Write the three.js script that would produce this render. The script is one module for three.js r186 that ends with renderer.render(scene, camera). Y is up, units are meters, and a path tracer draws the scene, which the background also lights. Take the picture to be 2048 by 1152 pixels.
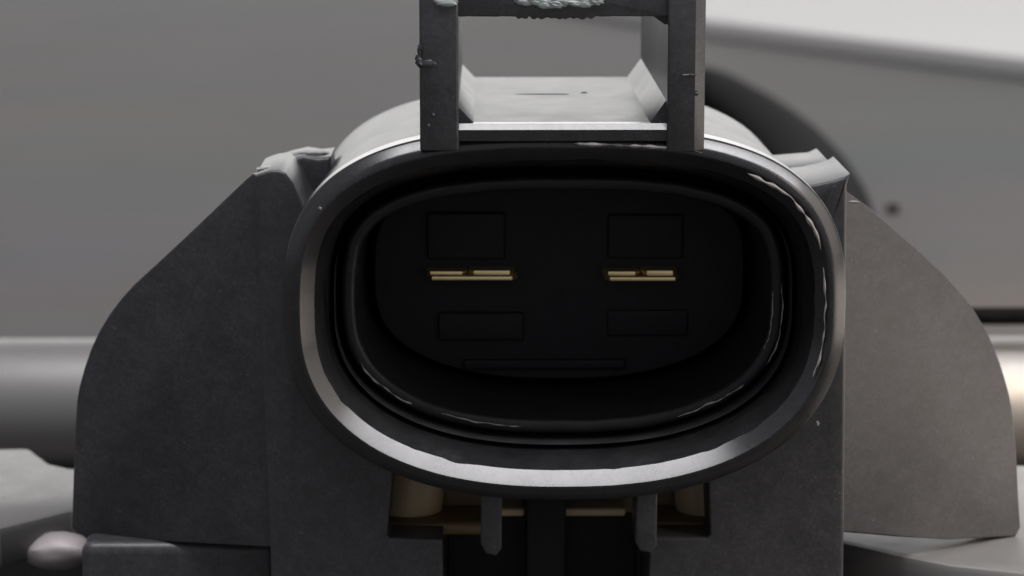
import * as THREE from 'three';
import { mergeGeometries, mergeVertices, toCreasedNormals } from 'three/addons/utils/BufferGeometryUtils.js';
import { RoundedBoxGeometry } from 'three/addons/geometries/RoundedBoxGeometry.js';
import { RectAreaLightUniformsLib } from 'three/addons/lights/RectAreaLightUniformsLib.js';

// ---------------------------------------------------------------- camera, lamps, exposure
const MM = 0.001;
const scene = new THREE.Scene();
const camera = new THREE.PerspectiveCamera(12.6417, 16 / 9, 0.01, 20);
camera.position.set(-3.53 * MM, 22.52 * MM, 113.2 * MM);
camera.rotation.order = 'YXZ';
camera.rotation.set(-THREE.MathUtils.degToRad(10.6303), -THREE.MathUtils.degToRad(0.595), 0);
camera.focus = 0.1152;
camera.userData.fStop = 95;

const renderer = new THREE.WebGLRenderer({ antialias: true });
renderer.setSize(1024, 576);
renderer.toneMapping = THREE.LinearToneMapping;
renderer.toneMappingExposure = 1;
renderer.shadowMap.enabled = true;
RectAreaLightUniformsLib.init();
scene.background = new THREE.Color().setRGB(0.3, 0.305, 0.325);     // the dim room all round

function lampPanel(name, label, category, w, h, at, target, color, nits, glow) {
  const g = new THREE.Group(); g.name = name;
  g.position.set(...at); g.lookAt(new THREE.Vector3(...target));
  g.userData = { label, category };
  const face = new THREE.Mesh(new THREE.PlaneGeometry(w, h), new THREE.MeshStandardMaterial({ color: 0xffffff, roughness: 0.9, emissive: new THREE.Color().setRGB(...color), emissiveIntensity: glow }));
  face.name = 'light_diffuser'; g.add(face);
  const t = 0.03, rim = new THREE.MeshStandardMaterial({ color: 0xd8d8d8, roughness: 0.6 });
  const bars = [[w + 2 * t, t, 0, h / 2 + t / 2], [w + 2 * t, t, 0, -h / 2 - t / 2], [t, h, w / 2 + t / 2, 0], [t, h, -w / 2 - t / 2, 0]];
  for (const [bw, bh, x, y] of bars) { const m = new THREE.Mesh(new THREE.BoxGeometry(bw, bh, 0.03), rim); m.position.set(x, y, -0.005); m.name = 'frame'; g.add(m); }
  const light = new THREE.RectAreaLight(new THREE.Color().setRGB(...color), nits, w, h);
  light.name = name + '_glow'; light.position.z = 0.01; light.rotation.y = Math.PI; g.add(light);
  scene.add(g);
  return g;
}
lampPanel('unseen_ceiling_light', 'long fluorescent ceiling light out of view above the table, placed to light the rim bevels', 'lamp', 2.1, 0.17, [0.62, 1.0, 0.165], [0.62, 0, 0], [1, 0.98, 1.0], 18, 0.6);  // out of view; its reflection makes the bright strip on the rim
lampPanel('unseen_back_window', 'wide bright window out of view past the far end of the table, placed to light the top faces', 'window', 2.2, 0.8, [0.0, 0.42, -1.8], [0, 0.0, 0], [1, 0.99, 0.96], 1.55, 0.4);  // out of view; brightens the upper faces from behind
lampPanel('unseen_side_window', 'low warm window out of view beside the table, placed to light the right wing', 'window', 0.9, 0.95, [1.25, 0.4, 0.26], [0, 0, 0], [1, 0.83, 0.7], 0.8, 0.4);  // out of view; warms the right wing and left lip

// unseen warm desk lamp to one side, placed to light a sheet of paper
const lampHead = new THREE.Vector3(0.27, 0.22, 0.17), lampAim = new THREE.Vector3(0.145, -0.022, 0.0);
{
  const g = new THREE.Group(); g.name = 'unseen_desk_lamp'; g.position.set(0.42, -0.022, 0.21); scene.add(g);
  g.userData = { label: 'slim white desk lamp out of view, placed to light a sheet of paper', category: 'lamp' };
  const enamel = new THREE.MeshStandardMaterial({ color: 0xe6e2da, roughness: 0.45 });
  const add = (name, geo, m) => { const o = new THREE.Mesh(geo, m); o.name = name; g.add(o); return o; };
  const lathe = (pts, n = 40) => new THREE.LatheGeometry(pts.map(([x, y]) => new THREE.Vector2(x, y)), n);
  add('base', lathe([[0, 0], [0.07, 0], [0.07, 0.012], [0.062, 0.02], [0, 0.02]]), enamel);
  const top = lampHead.clone().sub(g.position).add(new THREE.Vector3(0, 0.06, 0));
  add('arm', new THREE.TubeGeometry(new THREE.CatmullRomCurve3([new THREE.Vector3(0, 0.015, 0), new THREE.Vector3(0.03, 0.2, 0), new THREE.Vector3(-0.03, 0.3, -0.01), top]), 60, 0.007, 12), enamel);
  const at = lampHead.clone().sub(g.position), turn = new THREE.Quaternion().setFromUnitVectors(new THREE.Vector3(0, -1, 0), lampAim.clone().sub(lampHead).normalize());
  const shade = add('lamp_shade', lathe([[0.0, 0.062], [0.022, 0.06], [0.03, 0.03], [0.06, -0.05], [0.0615, -0.05], [0.032, 0.032], [0.024, 0.064], [0, 0.066]]), enamel); shade.position.copy(at); shade.quaternion.copy(turn);
  const bulb = add('light_bulb', new THREE.SphereGeometry(0.022, 24, 16), new THREE.MeshStandardMaterial({ color: 0xffffff, emissive: lin0(1, 0.84, 0.66), emissiveIntensity: 1.5 })); bulb.position.copy(at);
  const spot = new THREE.SpotLight(lin0(1, 0.82, 0.63), 0.98, 0, 0.36, 0.6, 2); spot.name = 'unseen_desk_lamp_glow'; spot.position.copy(lampHead); spot.target.position.copy(lampAim); spot.castShadow = true; scene.add(spot, spot.target);
}
function lin0(r, g, b) { return new THREE.Color().setRGB(r, g, b); }

// ---------------------------------------------------------------- helpers
let seed = 20241;
const rnd = () => ((seed = (seed * 1664525 + 1013904223) >>> 0) / 4294967296);
function lattice(n) { const a = new Float32Array(n * n); for (let i = 0; i < a.length; i++) a[i] = rnd(); return a; }
function sampleLattice(a, n, u, v) {
  const x = u * n, y = v * n, x0 = Math.floor(x), y0 = Math.floor(y), s = (t) => t * t * (3 - 2 * t), fx = s(x - x0), fy = s(y - y0);
  const q = (i, j) => a[(((j % n) + n) % n) * n + (((i % n) + n) % n)];
  return (q(x0, y0) * (1 - fx) + q(x0 + 1, y0) * fx) * (1 - fy) + (q(x0, y0 + 1) * (1 - fx) + q(x0 + 1, y0 + 1) * fx) * fy;
}
function noiseField(size, octaves) {
  const ls = octaves.map(([n, w]) => [lattice(n), n, w]), out = new Float32Array(size * size);
  let tot = 0; for (const o of octaves) tot += o[1];
  for (let j = 0; j < size; j++) for (let i = 0; i < size; i++) { let s = 0; for (const [a, n, w] of ls) s += w * sampleLattice(a, n, i / size, j / size); out[j * size + i] = s / tot; }
  return out;
}
function texture(size, fn, srgb) {
  const d = new Uint8Array(size * size * 4);
  for (let i = 0; i < size * size; i++) { const c = fn(i, i % size, Math.floor(i / size)); d[4 * i] = c[0]; d[4 * i + 1] = c[1]; d[4 * i + 2] = c[2]; d[4 * i + 3] = 255; }
  const t = new THREE.DataTexture(d, size, size); t.wrapS = t.wrapT = THREE.RepeatWrapping; t.magFilter = THREE.LinearFilter; t.minFilter = THREE.LinearMipmapLinearFilter;
  if (srgb) t.colorSpace = THREE.SRGBColorSpace; t.needsUpdate = true; return t;
}
const B = (v) => Math.max(0, Math.min(255, Math.round(v)));
const wobbleSets = {};
function wobble(key, t, n = 9) {            // smooth closed noise round a loop, -1 .. 1
  const w = (wobbleSets[key] ??= Array.from({ length: n }, (_, k) => [Math.ceil((k + 1) * (1.5 + rnd() * 2.2)), rnd() * 6.283, 1 / Math.sqrt(k + 1.5)]));
  let s = 0; for (const [f, p, a] of w) s += a * Math.sin(f * t + p); return s / 2.4;
}
function boxUV(geo, tile) {                 // uv in tiles of `tile` mm, by the way a face points
  const g = geo.index ? geo.toNonIndexed() : geo, p = g.attributes.position, uv = new Float32Array(p.count * 2);
  const a = new THREE.Vector3(), b = new THREE.Vector3(), c = new THREE.Vector3();
  for (let i = 0; i < p.count; i += 3) {
    a.fromBufferAttribute(p, i); b.fromBufferAttribute(p, i + 1).sub(a); c.fromBufferAttribute(p, i + 2).sub(a); b.cross(c);
    const ax = Math.abs(b.x), ay = Math.abs(b.y), az = Math.abs(b.z);
    for (let k = 0; k < 3; k++) {
      const x = p.getX(i + k), y = p.getY(i + k), z = p.getZ(i + k);
      const [u, v] = az >= ax && az >= ay ? [x, y] : ay >= ax ? [x, z] : [z, y];
      uv[2 * (i + k)] = u / tile; uv[2 * (i + k) + 1] = v / tile;
    }
  }
  g.setAttribute('uv', new THREE.BufferAttribute(uv, 2));
  return g;
}
function part(name, geo, mat, parent, { crease = 0.6, tile = 9, label } = {}) {   // geometry in mm
  let g = geo.clone(); for (const k of Object.keys(g.attributes)) if (k !== 'position') g.deleteAttribute(k);
  g = toCreasedNormals(mergeVertices(g, 1e-4), crease);
  g = boxUV(g, tile); g.scale(MM, MM, MM);
  const m = new THREE.Mesh(g, mat); m.name = name; m.castShadow = m.receiveShadow = true;
  if (label) m.userData.label = label;
  (parent ?? scene).add(m);
  return m;
}
function shapeOf(pts) { return new THREE.Shape(pts.map(([x, y]) => new THREE.Vector2(x, y))); }
function extrude(pts, z0, z1, bevel = 0.12, seg = 3) {
  const g = new THREE.ExtrudeGeometry(shapeOf(pts), { depth: z1 - z0 - 2 * bevel, bevelEnabled: bevel > 0, bevelThickness: bevel, bevelSize: bevel, bevelOffset: -bevel, bevelSegments: seg, curveSegments: 8 });
  g.translate(0, 0, z0 + bevel); return g;
}
function box(x0, x1, y0, y1, z0, z1, r = 0.1) {
  const g = new RoundedBoxGeometry(x1 - x0, y1 - y0, z1 - z0, 3, Math.min(r, (x1 - x0) / 2.01, (y1 - y0) / 2.01, (z1 - z0) / 2.01));
  g.translate((x0 + x1) / 2, (y0 + y1) / 2, (z0 + z1) / 2); return g;
}
function lump(rx, ry, rz, at, key, rough = 0.35, detail = 3) {       // a small torn crumb of plastic
  const g = mergeVertices(new THREE.IcosahedronGeometry(1, detail).deleteAttribute('normal').deleteAttribute('uv')), p = g.attributes.position, v = new THREE.Vector3();
  for (let i = 0; i < p.count; i++) {
    v.fromBufferAttribute(p, i);
    const s = 1 + rough * (wobble(key + 'a', v.x * 1.2 + v.y * 0.8, 4) + wobble(key + 'b', v.y * 1.1 - v.z * 0.9, 4)) * 0.6;
    p.setXYZ(i, v.x * s * rx + at[0], v.y * s * ry + at[1], v.z * s * rz + at[2]);
  }
  return g;
}

// ---------------------------------------------------------------- materials
const grain = noiseField(512, [[16, 0.6], [48, 0.8], [128, 1], [256, 1]]);
const patches = noiseField(512, [[5, 1], [11, 0.8], [29, 0.5]]);
const specks = new Float32Array(512 * 512);
for (let k = 0; k < 420; k++) {
  const x = rnd() * 512, y = rnd() * 512, r = 0.8 + rnd() * rnd() * 3.2, s = 0.25 + rnd() * 0.75, e = 0.5 + rnd();
  for (let j = -6; j <= 6; j++) for (let i = -6; i <= 6; i++) { const d = Math.hypot(i * e, j / e) / r; if (d < 1) { const at = ((Math.floor(y + j) + 512) % 512) * 512 + (Math.floor(x + i) + 512) % 512; specks[at] = Math.max(specks[at], s * (1 - d)); } }
}
const plasticColor = texture(512, (i) => { const v = 118 + 60 * (grain[i] - 0.5) + 22 * (patches[i] - 0.5) + 80 * specks[i]; return [B(v), B(v * 0.995), B(v)]; }, true);
const plasticRough = texture(512, (i) => { const v = 215 + 40 * (patches[i] - 0.5) + 50 * (grain[i] - 0.5); return [B(v), B(v), B(v)]; });
const plasticBump = texture(512, (i) => { const v = 128 + 150 * (grain[i] - 0.5) + 60 * specks[i]; return [B(v), B(v), B(v)]; });
const lin = (r, g, b) => new THREE.Color().setRGB(r, g, b);
const plastic = (c, rough, bump = 0.000006, extra = {}) => new THREE.MeshPhysicalMaterial({ color: lin(...c), map: plasticColor, roughness: rough, roughnessMap: plasticRough, bumpMap: plasticBump, bumpScale: bump, ...extra });
const M = {
  shell: plastic([0.24, 0.243, 0.262], 0.46),
  rim: plastic([0.085, 0.087, 0.094], 0.29, 0.0000008, { ior: 1.6 }),
  cavity: plastic([0.05, 0.05, 0.062], 0.7, 0.000006, { specularIntensity: 0.5 }),  // shell plastic darkened for recesses; part of their shade sits in this colour
  sleeve: plastic([0.07, 0.07, 0.08], 0.5, 0.000006, { specularIntensity: 0.6 }),  // darkened further: shade deep in the socket is put into the colour
  torn: new THREE.MeshPhysicalMaterial({ color: lin(0.34, 0.38, 0.375), roughness: 0.45 }),
  flash: new THREE.MeshPhysicalMaterial({ color: lin(0.26, 0.245, 0.24), roughness: 0.3 }),  // paler than the black plastic, painting the light its thin edges catch
  amber: new THREE.MeshPhysicalMaterial({ color: lin(0.44, 0.345, 0.215), roughness: 0.32, bumpMap: plasticBump, bumpScale: 0.00001 }),
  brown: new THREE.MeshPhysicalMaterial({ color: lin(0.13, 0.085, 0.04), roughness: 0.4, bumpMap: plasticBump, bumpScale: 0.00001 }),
  brass: new THREE.MeshPhysicalMaterial({ color: lin(0.95, 0.78, 0.44), metalness: 1, roughness: 0.42, bumpMap: plasticBump, bumpScale: 0.000006 }),
  metal: new THREE.MeshPhysicalMaterial({ color: lin(0.27, 0.265, 0.26), metalness: 0.8, roughness: 0.62, roughnessMap: plasticRough, bumpMap: plasticBump, bumpScale: 0.00001 }),
  ear: new THREE.MeshPhysicalMaterial({ color: lin(0.15, 0.146, 0.144), metalness: 0.6, roughness: 0.6, roughnessMap: plasticRough, bumpMap: plasticBump, bumpScale: 0.00001 }),
  screw: new THREE.MeshPhysicalMaterial({ color: lin(0.36, 0.33, 0.335), metalness: 0.6, roughness: 0.6 }),
  rubber: plastic([0.04, 0.04, 0.042], 0.95, 0.000006, { specularIntensity: 0.05 }),
};
const tableGrain = noiseField(1024, [[4, 1], [9, 0.8], [31, 0.5], [120, 0.35], [400, 0.4]]);
const tableTint = noiseField(1024, [[6, 1], [13, 1]]), tableTint2 = noiseField(1024, [[5, 1], [17, 1]]);
const tableColor = texture(1024, (i) => { const v = 128 + 20 * (tableGrain[i] - 0.5), r = 17 * (tableTint[i] - 0.5), b = 12 * (tableTint2[i] - 0.5); return [B(v + r), B(v), B(v + b)]; }, true);

// ---------------------------------------------------------------- the setting
const table = part('table_top', box(-900, 1100, -62, -22, -1150, 330, 6), new THREE.MeshStandardMaterial({ color: lin(0.285, 0.274, 0.266), map: tableColor, roughness: 0.85 }), scene, { tile: 260 });
table.userData = { kind: 'structure', label: 'smooth grey table top with faint mottling' };

// ---------------------------------------------------------------- the connector
const dev = new THREE.Group(); dev.name = 'electrical_connector'; scene.add(dev);
dev.userData = { label: 'black plastic two-pin electrical connector with oval socket and square latch loop', category: 'connector' };
// everything of the connector is measured in mm from the middle of the socket's front, 22 mm above the table
const A = 12.56, BT = 8.3, BB = 8.62, NT = 2.85, NB = 2.35, SEG = 360;
const ring = (() => {                                      // the oval: points and outward normals, evenly spaced
  const raw = [];
  for (let k = 0; k < 4000; k++) {
    const t = k / 4000 * Math.PI * 2, c = Math.cos(t), s = Math.sin(t), n = s >= 0 ? NT : NB, b = s >= 0 ? BT : BB;
    raw.push([A * Math.sign(c) * Math.abs(c) ** (2 / n), b * Math.sign(s) * Math.abs(s) ** (2 / n)]);
  }
  const len = [0]; for (let k = 1; k <= 4000; k++) { const p = raw[k % 4000], q = raw[k - 1]; len.push(len[k - 1] + Math.hypot(p[0] - q[0], p[1] - q[1])); }
  const pts = []; let j = 0;
  for (let k = 0; k < SEG; k++) { const l = len[4000] * k / SEG; while (len[j + 1] < l) j++; const f = (l - len[j]) / (len[j + 1] - len[j] || 1), p = raw[j], q = raw[(j + 1) % 4000]; pts.push([p[0] + (q[0] - p[0]) * f, p[1] + (q[1] - p[1]) * f]); }
  return pts.map(([x, y], k) => { const a = pts[(k + SEG - 3) % SEG], b = pts[(k + 3) % SEG], dx = b[0] - a[0], dy = b[1] - a[1], l = Math.hypot(dx, dy); return [x, y, dy / l, -dx / l]; });
})();
const ringAt = (k, inset) => { const [x, y, nx, ny] = ring[((k % SEG) + SEG) % SEG]; return [x - nx * inset, y - ny * inset]; };
function sweep(profile, rough = 0, key = 'w') {            // profile: [inset, z] from outside round to inside
  const pos = [], idx = [], n = profile.length;
  for (let k = 0; k < SEG; k++) profile.forEach(([i, z, nick = 0, nickKey], m) => {
    const w = rough * wobble(key, k / SEG * 6.2832, 14), c = nick * Math.max(0, wobble(nickKey, k / SEG * 6.2832, 26) - 0.15), [x, y] = ringAt(k, i + w + c); pos.push(x, y, z + 0.5 * w - 1.05 * c);   // nicks run down the bevel
  });
  for (let k = 0; k < SEG; k++) for (let m = 0; m < n - 1; m++) { const a = k * n + m, b = ((k + 1) % SEG) * n + m; idx.push(a, b, a + 1, b, b + 1, a + 1); }
  const g = new THREE.BufferGeometry(); g.setAttribute('position', new THREE.Float32BufferAttribute(pos, 3)); g.setIndex(idx); return g;
}
const disc = (inset, z0, z1) => extrude(Array.from({ length: SEG / 2 }, (_, k) => ringAt(k * 2, inset)), z0, z1, 0.02, 1);

const slant = (g) => { const p = g.attributes.position; for (let i = 0; i < p.count; i++) p.setX(i, p.getX(i) + p.getZ(i) * 0.005); return g; };   // the mould draws a little to one side
const lip = [[0.6, -2.4], [0.04, -2.2], [0, -2.0], [0, -1.0]];
for (let k = 1; k <= 6; k++) { const t = k / 6 * 0.785; lip.push([0.3 * (1 - Math.cos(t)), -0.662 + 0.3 * Math.sin(t)]); }   // soft outer corner
lip.push([0.4, -0.149]);                                                                                                   // outer bevel
for (let k = 1; k <= 7; k++) { const t = 0.785 + k / 7 * 0.785; lip.push([0.4 + 0.5 * (0.7071 - Math.cos(t)), -0.149 + 0.5 * (Math.sin(t) - 0.7071)]); }
lip.push([0.8, -0.006], [0.92, -0.127, 0.05, 'nickA'], [1.4, -0.631, -0.05, 'nickB'], [1.56, -1.0], [1.95, -2.3], [2.0, -2.6], [2.06, -12.2]);
const rim = part('rim', sweep(lip, 0.005, 'rim'), M.rim, dev, { crease: 0.17, label: 'glossy rounded oval rim' });
part('barrel', mergeGeometries([slant(sweep([[0.3, -2.2], [0.4, -20.2], [0.7, -20.6], [2.2, -20.6], [2.2, -2.2]], 0.006, 'bar'))]), M.shell, dev, { crease: 0.7 });
part('socket_floor', mergeGeometries([disc(2.0, -20.4, -14), sweep([[1.95, -12.2], [2.6, -12.2]])].map((g) => { const h = g.index ? g.toNonIndexed() : g; for (const k of Object.keys(h.attributes)) if (k !== 'position') h.deleteAttribute(k); return h; })), M.cavity, dev, { crease: 0.3 });
part('inner_sleeve', sweep([[2.52, -13.9], [2.5, -3.2], [2.56, -3.04], [2.7, -2.98], [2.92, -3.0], [3.06, -3.08], [3.14, -3.3], [3.4, -13.9]], 0.02, 'slv'), M.sleeve, dev, { crease: 0.9 });

// moulding flash: thin ragged plastic left along the inner edge of the rim
function flashStrip(k0, k1, inset, z, key, rad) {
  if (k1 < k0) k1 += SEG;
  const pts = []; for (let k = k0; k <= k1; k += 1) { const [x, y] = ringAt(k, inset + 0.06 * wobble(key, k * 0.07, 5)); pts.push(new THREE.Vector3(x, y, z + 0.04 * wobble(key + 'z', k * 0.07, 5))); }
  const g = new THREE.TubeGeometry(new THREE.CatmullRomCurve3(pts), pts.length * 4, 1, 6), p = g.attributes.position, c = new THREE.CatmullRomCurve3(pts);
  const n = pts.length * 4, o = new THREE.Vector3(), v = new THREE.Vector3();
  for (let s = 0; s <= n; s++) { c.getPointAt(s / n, o); const r = rad * Math.max(0.12, (0.6 + 0.7 * wobble(key + 'r', s * 0.03, 5))) * Math.min(1, s / 6, (n - s) / 6) + 0.004; for (let q = 0; q <= 6; q++) { const i = s * 7 + q; v.fromBufferAttribute(p, i).sub(o).multiplyScalar(r).add(o); p.setXYZ(i, v.x, v.y, v.z); } }
  return g;
}
const nearest = (x, y) => { let b = 0, d = 1e9; ring.forEach(([px, py], k) => { const e = Math.hypot(px - x, py - y); if (e < d) { d = e; b = k; } }); return b; };
part('moulding_flash', flashStrip(nearest(6.2, 8.0), nearest(0.3, 8.3), 0.62, 0.06, 'f1', 0.1), M.flash, dev, { label: 'ragged pale moulding flash along the inner edge' });
part('moulding_flash', flashStrip(nearest(12.1, 3.2), nearest(8.2, 7.1), 0.95, 0.03, 'f2', 0.1), M.flash, dev);
part('moulding_flash', flashStrip(nearest(12.5, -3.4), nearest(12.5, 2.3), 1.0, -0.08, 'f3', 0.05), M.flash, dev);
for (const [a, b, inset, z, key, rad] of [[[12, -4.6], [12.5, 1.0], 2.56, -2.98, 's1', 0.035], [[12.2, -3.6], [12.56, 0.6], 3.02, -2.98, 's2', 0.04], [[-11.6, -4.2], [-8.2, -7.2], 2.7, -2.95, 's3', 0.05], [[-6.5, -8.0], [-2, -8.6], 2.8, -2.97, 's4', 0.03], [[6, -8.1], [10.2, -6.1], 2.75, -2.95, 's5', 0.045]]) {  // pale strips that paint the glints along the nicked sleeve edge
  let k0 = nearest(...a), k1 = nearest(...b); if (k0 > k1 && k0 - k1 < SEG / 2) [k0, k1] = [k1, k0];
  part('sleeve_glint', flashStrip(k0, k1, inset, z, key, rad), M.flash, dev);
}
part('scratch', mergeGeometries([lump(1.15, 0.02, 0.09, [-0.76, 8.6, -11.58], 'sc1', 0.4), lump(0.14, 0.03, 0.2, [1.26, 8.6, -12.21], 'sc2', 0.4)]), M.cavity, dev, { label: 'dark scratch on the latch floor' });
part('plastic_burr', mergeGeometries([lump(0.13, 0.13, 0.1, [-10.76, 4.82, -0.1], 'b1'), lump(0.13, 0.06, 0.08, [-11.55, 2.2, -0.3], 'b2'), lump(0.07, 0.12, 0.08, [11.4, -5.05, -0.5], 'b3')]), M.flash, dev);

// terminals: a folded flat blade each, two flaps meeting over a base strip
for (const [x0, x1, y0, y1, seam] of [[-6.39, -2.01, 0.14, 0.62, -4.35], [2.05, 5.72, 0.09, 0.6, 3.85]]) {
  const t = new THREE.Group(); t.name = 'terminal_blade'; dev.add(t);
  const flat = (a, b, l, h, tip) => extrude([[a, 14.2], [b, 14.2], [b, 8.5], [b - 0.25, tip], [a + 0.25, tip], [a, 8.5]], 0, h - l, 0.05, 2).rotateX(-Math.PI / 2).translate(0, l, 0);
  part('base_strip', flat(x0 + 0.08, x1, y0, y0 + 0.19, 8.0), M.brass, t);
  part('folded_flap', flat(x0, seam - 0.03, y0 + 0.24, y1 - 0.05, 8.05), M.brass, t);
  part('folded_flap', flat(seam + 0.03, x1 - 0.12, y0 + 0.24, y1, 7.98), M.brass, t);
}
// raised pads and slots at the bottom of the socket
for (const [x0, x1, y0, y1, d] of [[-6.3, -2.6, 1.0, 3.25, 0.6], [2.3, 5.9, 1.0, 3.15, 0.4], [-5.8, -1.7, -2.96, -1.6, 0.5], [2.3, 6.2, -2.8, -1.5, 0.25], [-4.6, 3.2, -4.4, -3.9, 0.5]]) part('socket_pad', box(x0, x1, y0, y1, -9.6, -9.1 + d * 0.5, 0.12), M.cavity, dev);
part('socket_core', disc(3.75, -14.1, -9.1), M.cavity, dev, { crease: 0.3 });
part('keying_rib', box(-0.9, 0.75, 5.3, 6.2, -13.9, -4.4, 0.12), M.cavity, dev);

// ---- latch loop on top
const plan = (pts, y0, y1, bevel = 0.06) => {             // outline in x,z stood up from y0 to y1
  const g = extrude(pts.map(([x, z]) => [x, -z]), 0, y1 - y0, bevel, 2); g.rotateX(-Math.PI / 2); g.translate(0, y0, 0); return g;
};
part('latch_wall', plan([[-6.38, -19.4], [-6.38, 0.12], [-6.2, 0.3], [-4.78, 0.3], [-4.69, 0.2], [-4.69, -19.4]], 7.45, 15.6), M.shell, dev);
part('latch_wall', plan([[4.42, -19.4], [4.42, 0.22], [4.5, 0.3], [5.62, 0.3], [6.08, -0.12], [6.08, -19.4]], 7.4, 15.6), M.shell, dev);
part('latch_sill', extrude([[0.14, 7.85], [0.14, 8.335], [-0.1, 8.59], [-0.6, 8.592], [-0.6, 7.7]].map(([z, y]) => [-z, y]), -4.7, 4.44, 0.02, 1).rotateY(Math.PI / 2), M.rim, dev);
part('latch_floor', extrude([[-0.2, 7.6], [-0.2, 8.58], [-19.4, 8.6], [-19.4, 7.6]].map(([z, y]) => [-z, y]), -4.72, 4.45, 0.03, 1).rotateY(Math.PI / 2), M.shell, dev);
for (const tri of [[[-4.72, 8.5], [-3.95, 8.5], [-4.72, 9.3]], [[4.46, 8.5], [3.66, 8.5], [4.46, 9.62]]]) part('corner_gusset', extrude(tri, -19.3, -0.45, 0.03, 1), M.shell, dev);
// front bar of the loop, its lower edge torn in the middle
{
  const pts = [[-4.75, 15.4], [-4.75, 13.3]];
  for (let x = -4.6; x < 4.4; x += 0.12) pts.push([x, 13.28 - (x > -2.1 && x < 1.3 ? 0.09 + 0.07 * wobble('tear', x * 2.2, 12) : 0.012 * wobble('edge', x, 8))]);
  pts.push([4.46, 13.3], [4.46, 15.4]);
  const bar = part('latch_bar', extrude(pts, -3, 0.12, 0.05, 2), M.shell, dev, { label: 'top bar with a torn, chewed middle' });
  part('torn_plastic', mergeGeometries(Array.from({ length: 8 }, (_, k) => lump(0.36 + 0.14 * rnd(), 0.14 + 0.1 * rnd(), 0.12, [-1.8 + k * 0.43, 13.95 + 0.07 * Math.sin(k * 1.9) - (k > 1 && k < 6 ? 0.06 : 0), 0.14], 't' + (k % 4), 0.45))), M.torn, bar, { label: 'whitened torn plastic', crease: 0.5 });
  part('torn_plastic', lump(0.55, 0.16, 0.1, [-5.2, 13.9, 0.3], 'tl', 0.4), M.torn, bar);
  part('corner_gusset', extrude([[3.6, 13.4], [4.46, 13.4], [4.46, 12.95], [4.3, 12.9]], -2.6, -0.3, 0.04, 1), M.shell, dev);
}
part('plastic_burr', mergeGeometries([lump(0.22, 0.26, 0.2, [-6.36, 11.36, 0.12], 'n1', 0.45), lump(0.36, 0.2, 0.09, [-5.98, 11.25, 0.28], 'n2', 0.22), lump(0.14, 0.3, 0.12, [-6.33, 11.85, 0.16], 'n3', 0.3), lump(0.08, 0.09, 0.05, [-5.8, 9.0, 0.3], 'n5'), lump(0.07, 0.07, 0.05, [-6.0, 8.55, 0.3], 'n6')]), M.shell, dev, { label: 'chewed nick in the latch wall' });
part('plastic_burr', mergeGeometries([lump(0.36, 0.05, 0.09, [5.35, 10.75, 0.3], 'm1', 0.3), lump(0.09, 0.1, 0.08, [5.68, 9.95, 0.28], 'm2', 0.5)]), M.shell, dev);

// ---- body behind the rim
const along = (k0, k1, inset) => { const o = []; const st = k1 >= k0 ? 2 : -2; for (let k = k0; st > 0 ? k <= k1 : k >= k1; k += st) o.push(ringAt(k, inset)); return o; };
{
  const kr = nearest(11.6, 5.2), kl = nearest(-11.9, 3.9), kRecR = nearest(6.92, -7.9) , kRecL = nearest(-8.1, -7.7);
  const rightTop = [[13.3, -21.9], [13.24, -13.3], [12.98, 3.5], [12.95, 5.2], [13.02, 5.5], [13.1, 5.78], [12.86, 5.63], [12.6, 5.54], [12.3, 5.45], [11.95, 5.38], [11.6, 5.3], [11.3, 5.27], [11.05, 5.24]];
  const barrelR = along(kr + SEG, kRecR, 0.6), barrelL = along(kRecL, kl, 0.6);
  const leftTop = [[-11.8, 4.3], [-12.0, 4.75], [-12.25, 5.35], [-12.6, 5.84], [-12.9, 5.98], [-13.3, 5.98], [-13.7, 5.86], [-14.0, 5.74], [-13.95, 4.5], [-13.6, -12], [-13.5, -21.9]];
  const pts = [...rightTop, ...barrelR, [6.94, -11.2], [6.8, -11.37], [4.14, -11.37], [3.95, -18], [-5.56, -18], [-5.56, -11.4], [-8.0, -11.33], [-8.12, -11.2], ...barrelL, ...leftTop];
  part('body_block', extrude(pts, -10, -4, 0.14, 3), M.shell, dev, { crease: 0.55 });
}
part('rear_web', mergeGeometries([extrude([[-10.9, 3.2], [-10.9, 5.8], [-11.5, 5.72], [-12.2, 5.84], [-12.8, 5.7], [-13.5, 5.5], [-13.9, 5.1], [-13.9, 3.2]], -13.5, -9.9, 0.2, 3).deleteAttribute('uv').deleteAttribute('normal'), lump(0.9, 0.2, 1.3, [-11.9, 5.72, -11.4], 'w1', 0.25).toNonIndexed(), lump(0.6, 0.22, 0.9, [-13.0, 5.5, -10.8], 'w2', 0.25).toNonIndexed(), lump(0.5, 0.12, 0.7, [-13.5, 5.82, -5.6], 'w3', 0.3).toNonIndexed()]), M.shell, dev);
part('rear_web', extrude([[10.4, 3], [12.95, 3], [12.93, 5.5], [12.5, 5.3], [11.9, 5.26], [11.2, 5.2], [10.4, 5.14]], -15, -9.8, 0.1, 2), M.shell, dev);
part('lower_body', box(-13.3, 13.1, -21.95, -8.2, -62, -9.8, 0.4), M.shell, dev);
part('torn_plastic', mergeGeometries([lump(0.3, 0.06, 0.05, [13.35, 4.42, -4.4], 'q3', 0.5)]), M.flash, dev, { label: 'frayed moulding crumbs on the shoulders' });
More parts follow.
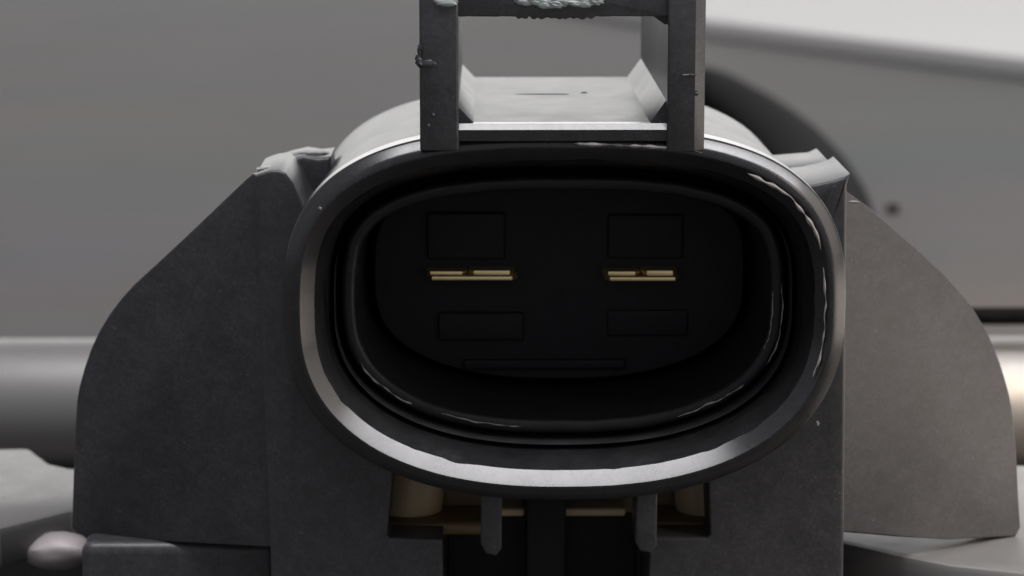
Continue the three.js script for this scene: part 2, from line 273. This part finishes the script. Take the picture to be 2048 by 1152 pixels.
// swept-back side wings
function wing(name, outline, x0, z0, slope, thick, tilt, label) {
  const k = Math.hypot(1, slope), s = Math.sign(outline[3][0]);
  const pts = outline.map(([x, y]) => [(x - x0) * k, y]); if (s < 0) pts.reverse();
  const g = extrude(pts, -thick, 0, 0.1, 3); g.rotateY(-Math.atan(slope)); g.translate(x0, 0, z0);
  const p = g.attributes.position; for (let i = 0; i < p.count; i++) p.setZ(i, p.getZ(i) - tilt * (p.getY(i) + 4));
  return part(name, g, M.shell, dev, { label });
}
wing('side_wing', [[-13.3, 5.75], [-14.25, 5.66], [-14.5, 5.45], [-17.44, 2.6], [-19.19, 0.95], [-20.1, 0.1], [-20.75, -0.62], [-21.35, -1.4], [-21.89, -2.25], [-22.36, -3.2], [-22.72, -4.15], [-23.0, -5.05], [-23.15, -5.75], [-23.32, -7.37], [-23.47, -9.61], [-23.64, -12.2], [-23.4, -12.42], [-22.34, -12.55], [-13.3, -12.0]], -13.5, -4.75, 0.4, 1.3, 0);
wing('side_wing', [[12.9, 5.0], [13.1, 4.78], [14.49, 3.77], [15.81, 2.58], [17.14, 1.44], [18.5, 0.14], [19.1, -0.5], [19.61, -1.08], [20.08, -1.68], [20.5, -2.32], [20.88, -2.95], [21.22, -3.64], [21.55, -4.4], [21.84, -5.2], [22.1, -6.0], [22.29, -6.8], [22.57, -8.79], [22.76, -11.35], [22.9, -12.8], [22.65, -13.2], [18.95, -12.74], [16.26, -12.14], [12.9, -11.3]], 13.1, -5.4, -0.6, 1.2, 0.08);

// ---- under the rim: two ribs and an amber insert in the recess
for (const [x0, x1, yb] of [[-3.78, -2.8, -11.5], [3.3, 4.3, -11.4]]) part('locking_rib', extrude([[x0 + 0.04, -8.4], [x0, -10.9], [x0 + 0.25, yb + 0.1], [x0 + 0.7, yb], [x1, yb + 0.35], [x1, -8.4]], -4.4, -1.5, 0.14, 3), M.shell, dev);
{
  const ins = new THREE.Group(); ins.name = 'amber_insert'; ins.userData.label = 'amber plastic insert seen through the recess'; dev.add(ins);
  for (const [x0, x1] of [[-2.9, -1.65], [0.2, 3.2]]) part('insert_ledge', box(x0, x1, -11.35, -10.95, -9.7, -7.6, 0.15), M.amber, ins);
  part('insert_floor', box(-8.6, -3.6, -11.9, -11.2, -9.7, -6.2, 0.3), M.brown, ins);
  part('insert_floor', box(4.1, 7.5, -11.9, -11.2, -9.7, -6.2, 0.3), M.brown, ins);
  for (const s of [-1, 1]) {
    const cx = s < 0 ? -6.2 : 6.2, g = new THREE.CylinderGeometry(1.5, 1.6, 4, 32, 1, false); g.rotateZ(s * 0.12); g.translate(cx + s * 1.0, -11.2, -8.6);
    part('insert_post', g, M.amber, ins);
  }
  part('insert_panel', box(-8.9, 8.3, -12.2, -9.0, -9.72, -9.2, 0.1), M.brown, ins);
  part('insert_bar', box(-1.6, 0.3, -17.5, -9.0, -9.75, -6.9, 0.15), M.cavity, ins);
  part('recess_back', box(-5.4, 3.8, -17.9, -11.6, -9.78, -9.0, 0.1), M.cavity, ins);
}
// ---- metal can and mounting ears
{
  const r = 4.64, can = new THREE.LatheGeometry([[0.01, -64], [r - 0.5, -64], [r, -63.4], [r, 63.4], [r - 0.5, 64], [0.01, 64]].map(([a, b]) => new THREE.Vector2(a, b)), 64); can.rotateZ(Math.PI / 2); can.translate(0, -18.16, -60);
  part('metal_can', can, M.metal, dev, { crease: 0.7, label: 'satin metal tube across the back' });
  const darkRod = new THREE.CylinderGeometry(0.6, 0.6, 40, 20).rotateZ(Math.PI / 2).translate(42, -11.60, -58);
  part('dark_rod', darkRod, M.rubber, dev);  // thin dark rod above the right end of the can
  const ear = (pts) => plan(pts.map(([x, z]) => [x, z]), -15.4, -13.2, 0.35);
  part('mounting_ear', ear([[-40, -13], [-27.8, -12.5], [-24.81, -15.7], [-13, -16], [-13, -24.4], [-26.03, -24.36], [-27.43, -25.46], [-29.11, -28.8], [-40, -28.4]].reverse()), M.ear, dev, { label: 'flat metal mounting ear' });
  part('mounting_ear', ear([[12.6, -10.6], [14.29, -9.2], [16.4, -7.2], [18.51, -5.6], [21.78, -4.3], [40, -4], [40, -24.5], [12.6, -24.5]]), M.metal, dev, { label: 'rounded metal mounting ear' });
  const head = lump(1.9, 0.95, 1.2, [-25.3, -15.0, -14.5], 'head', 0.1);
  part('solder_blob', head, M.screw, dev, { crease: 0.9 });
  part('base_foot', box(-22.9, -13.4, -21.98, -12.3, -15.8, -6.6, 0.6), M.shell, dev);
  part('base_foot', box(13.35, 24, -21.98, -15.5, -16, -9.5, 0.6), M.shell, dev);
  part('base_foot', box(-30, -23.2, -21.98, -15.5, -22, -16.5, 0.6), M.shell, dev);
}

// ---------------------------------------------------------------- things lying on the table
{
  const path = [[-4, -60], [-2, -85], [6, -125], [13.6, -166.7], [16.4, -198.2], [21.0, -234.5], [26.7, -250.7], [30.6, -225.9], [32.5, -196.6], [32.5, -165.8], [30.5, -136.1], [24.1, -97.6], [15.5, -75], [8.5, -60]].map(([x, z]) => new THREE.Vector3(x, -18.1, z));
  const inner = new THREE.TubeGeometry(new THREE.CatmullRomCurve3(path), 200, 3.85, 28);
  const g = part('black_cable', inner, M.rubber, scene, { crease: 1.2 });
  g.userData = { label: 'thick black cable looping over the table behind the connector', category: 'cable' };
}
{
  const g = plan([[10, -447], [29.3, -404.5], [39.2, -380.5], [83.8, -307], [130, -229], [152, -192], [300, -170], [700, -170], [700, -900], [10, -900]], -22, -18.5, 0.5);
  const m = new THREE.MeshStandardMaterial({ color: lin(0.5, 0.49, 0.48), roughness: 0.7 });
  const o = part('white_board', g, m, scene); o.userData = { label: 'flat white board lying on the grey table', category: 'board' };
}
{
  const o = part('unseen_paper_sheet', box(78, 288, -22, -21.7, -150, 120, 0.1), new THREE.MeshStandardMaterial({ color: lin(0.78, 0.77, 0.75), roughness: 0.8 }), scene); o.userData = { label: 'sheet of white paper out of view under the desk lamp, placed to brighten the right wing and lip', category: 'paper' };  // unseen sheet; bounces warm light onto the right wing and the lip
}
{
  const o = part('dark_crumb', lump(0.75, 0.5, 0.7, [41.2, -21.6, -168.5], 'crumb', 0.5), M.rubber, scene); o.userData = { label: 'tiny dark crumb on the bare grey table', category: 'crumb' };
}
scene.traverse((o) => { if (o.isMesh) { o.castShadow = true; o.receiveShadow = true; } });
renderer.render(scene, camera);
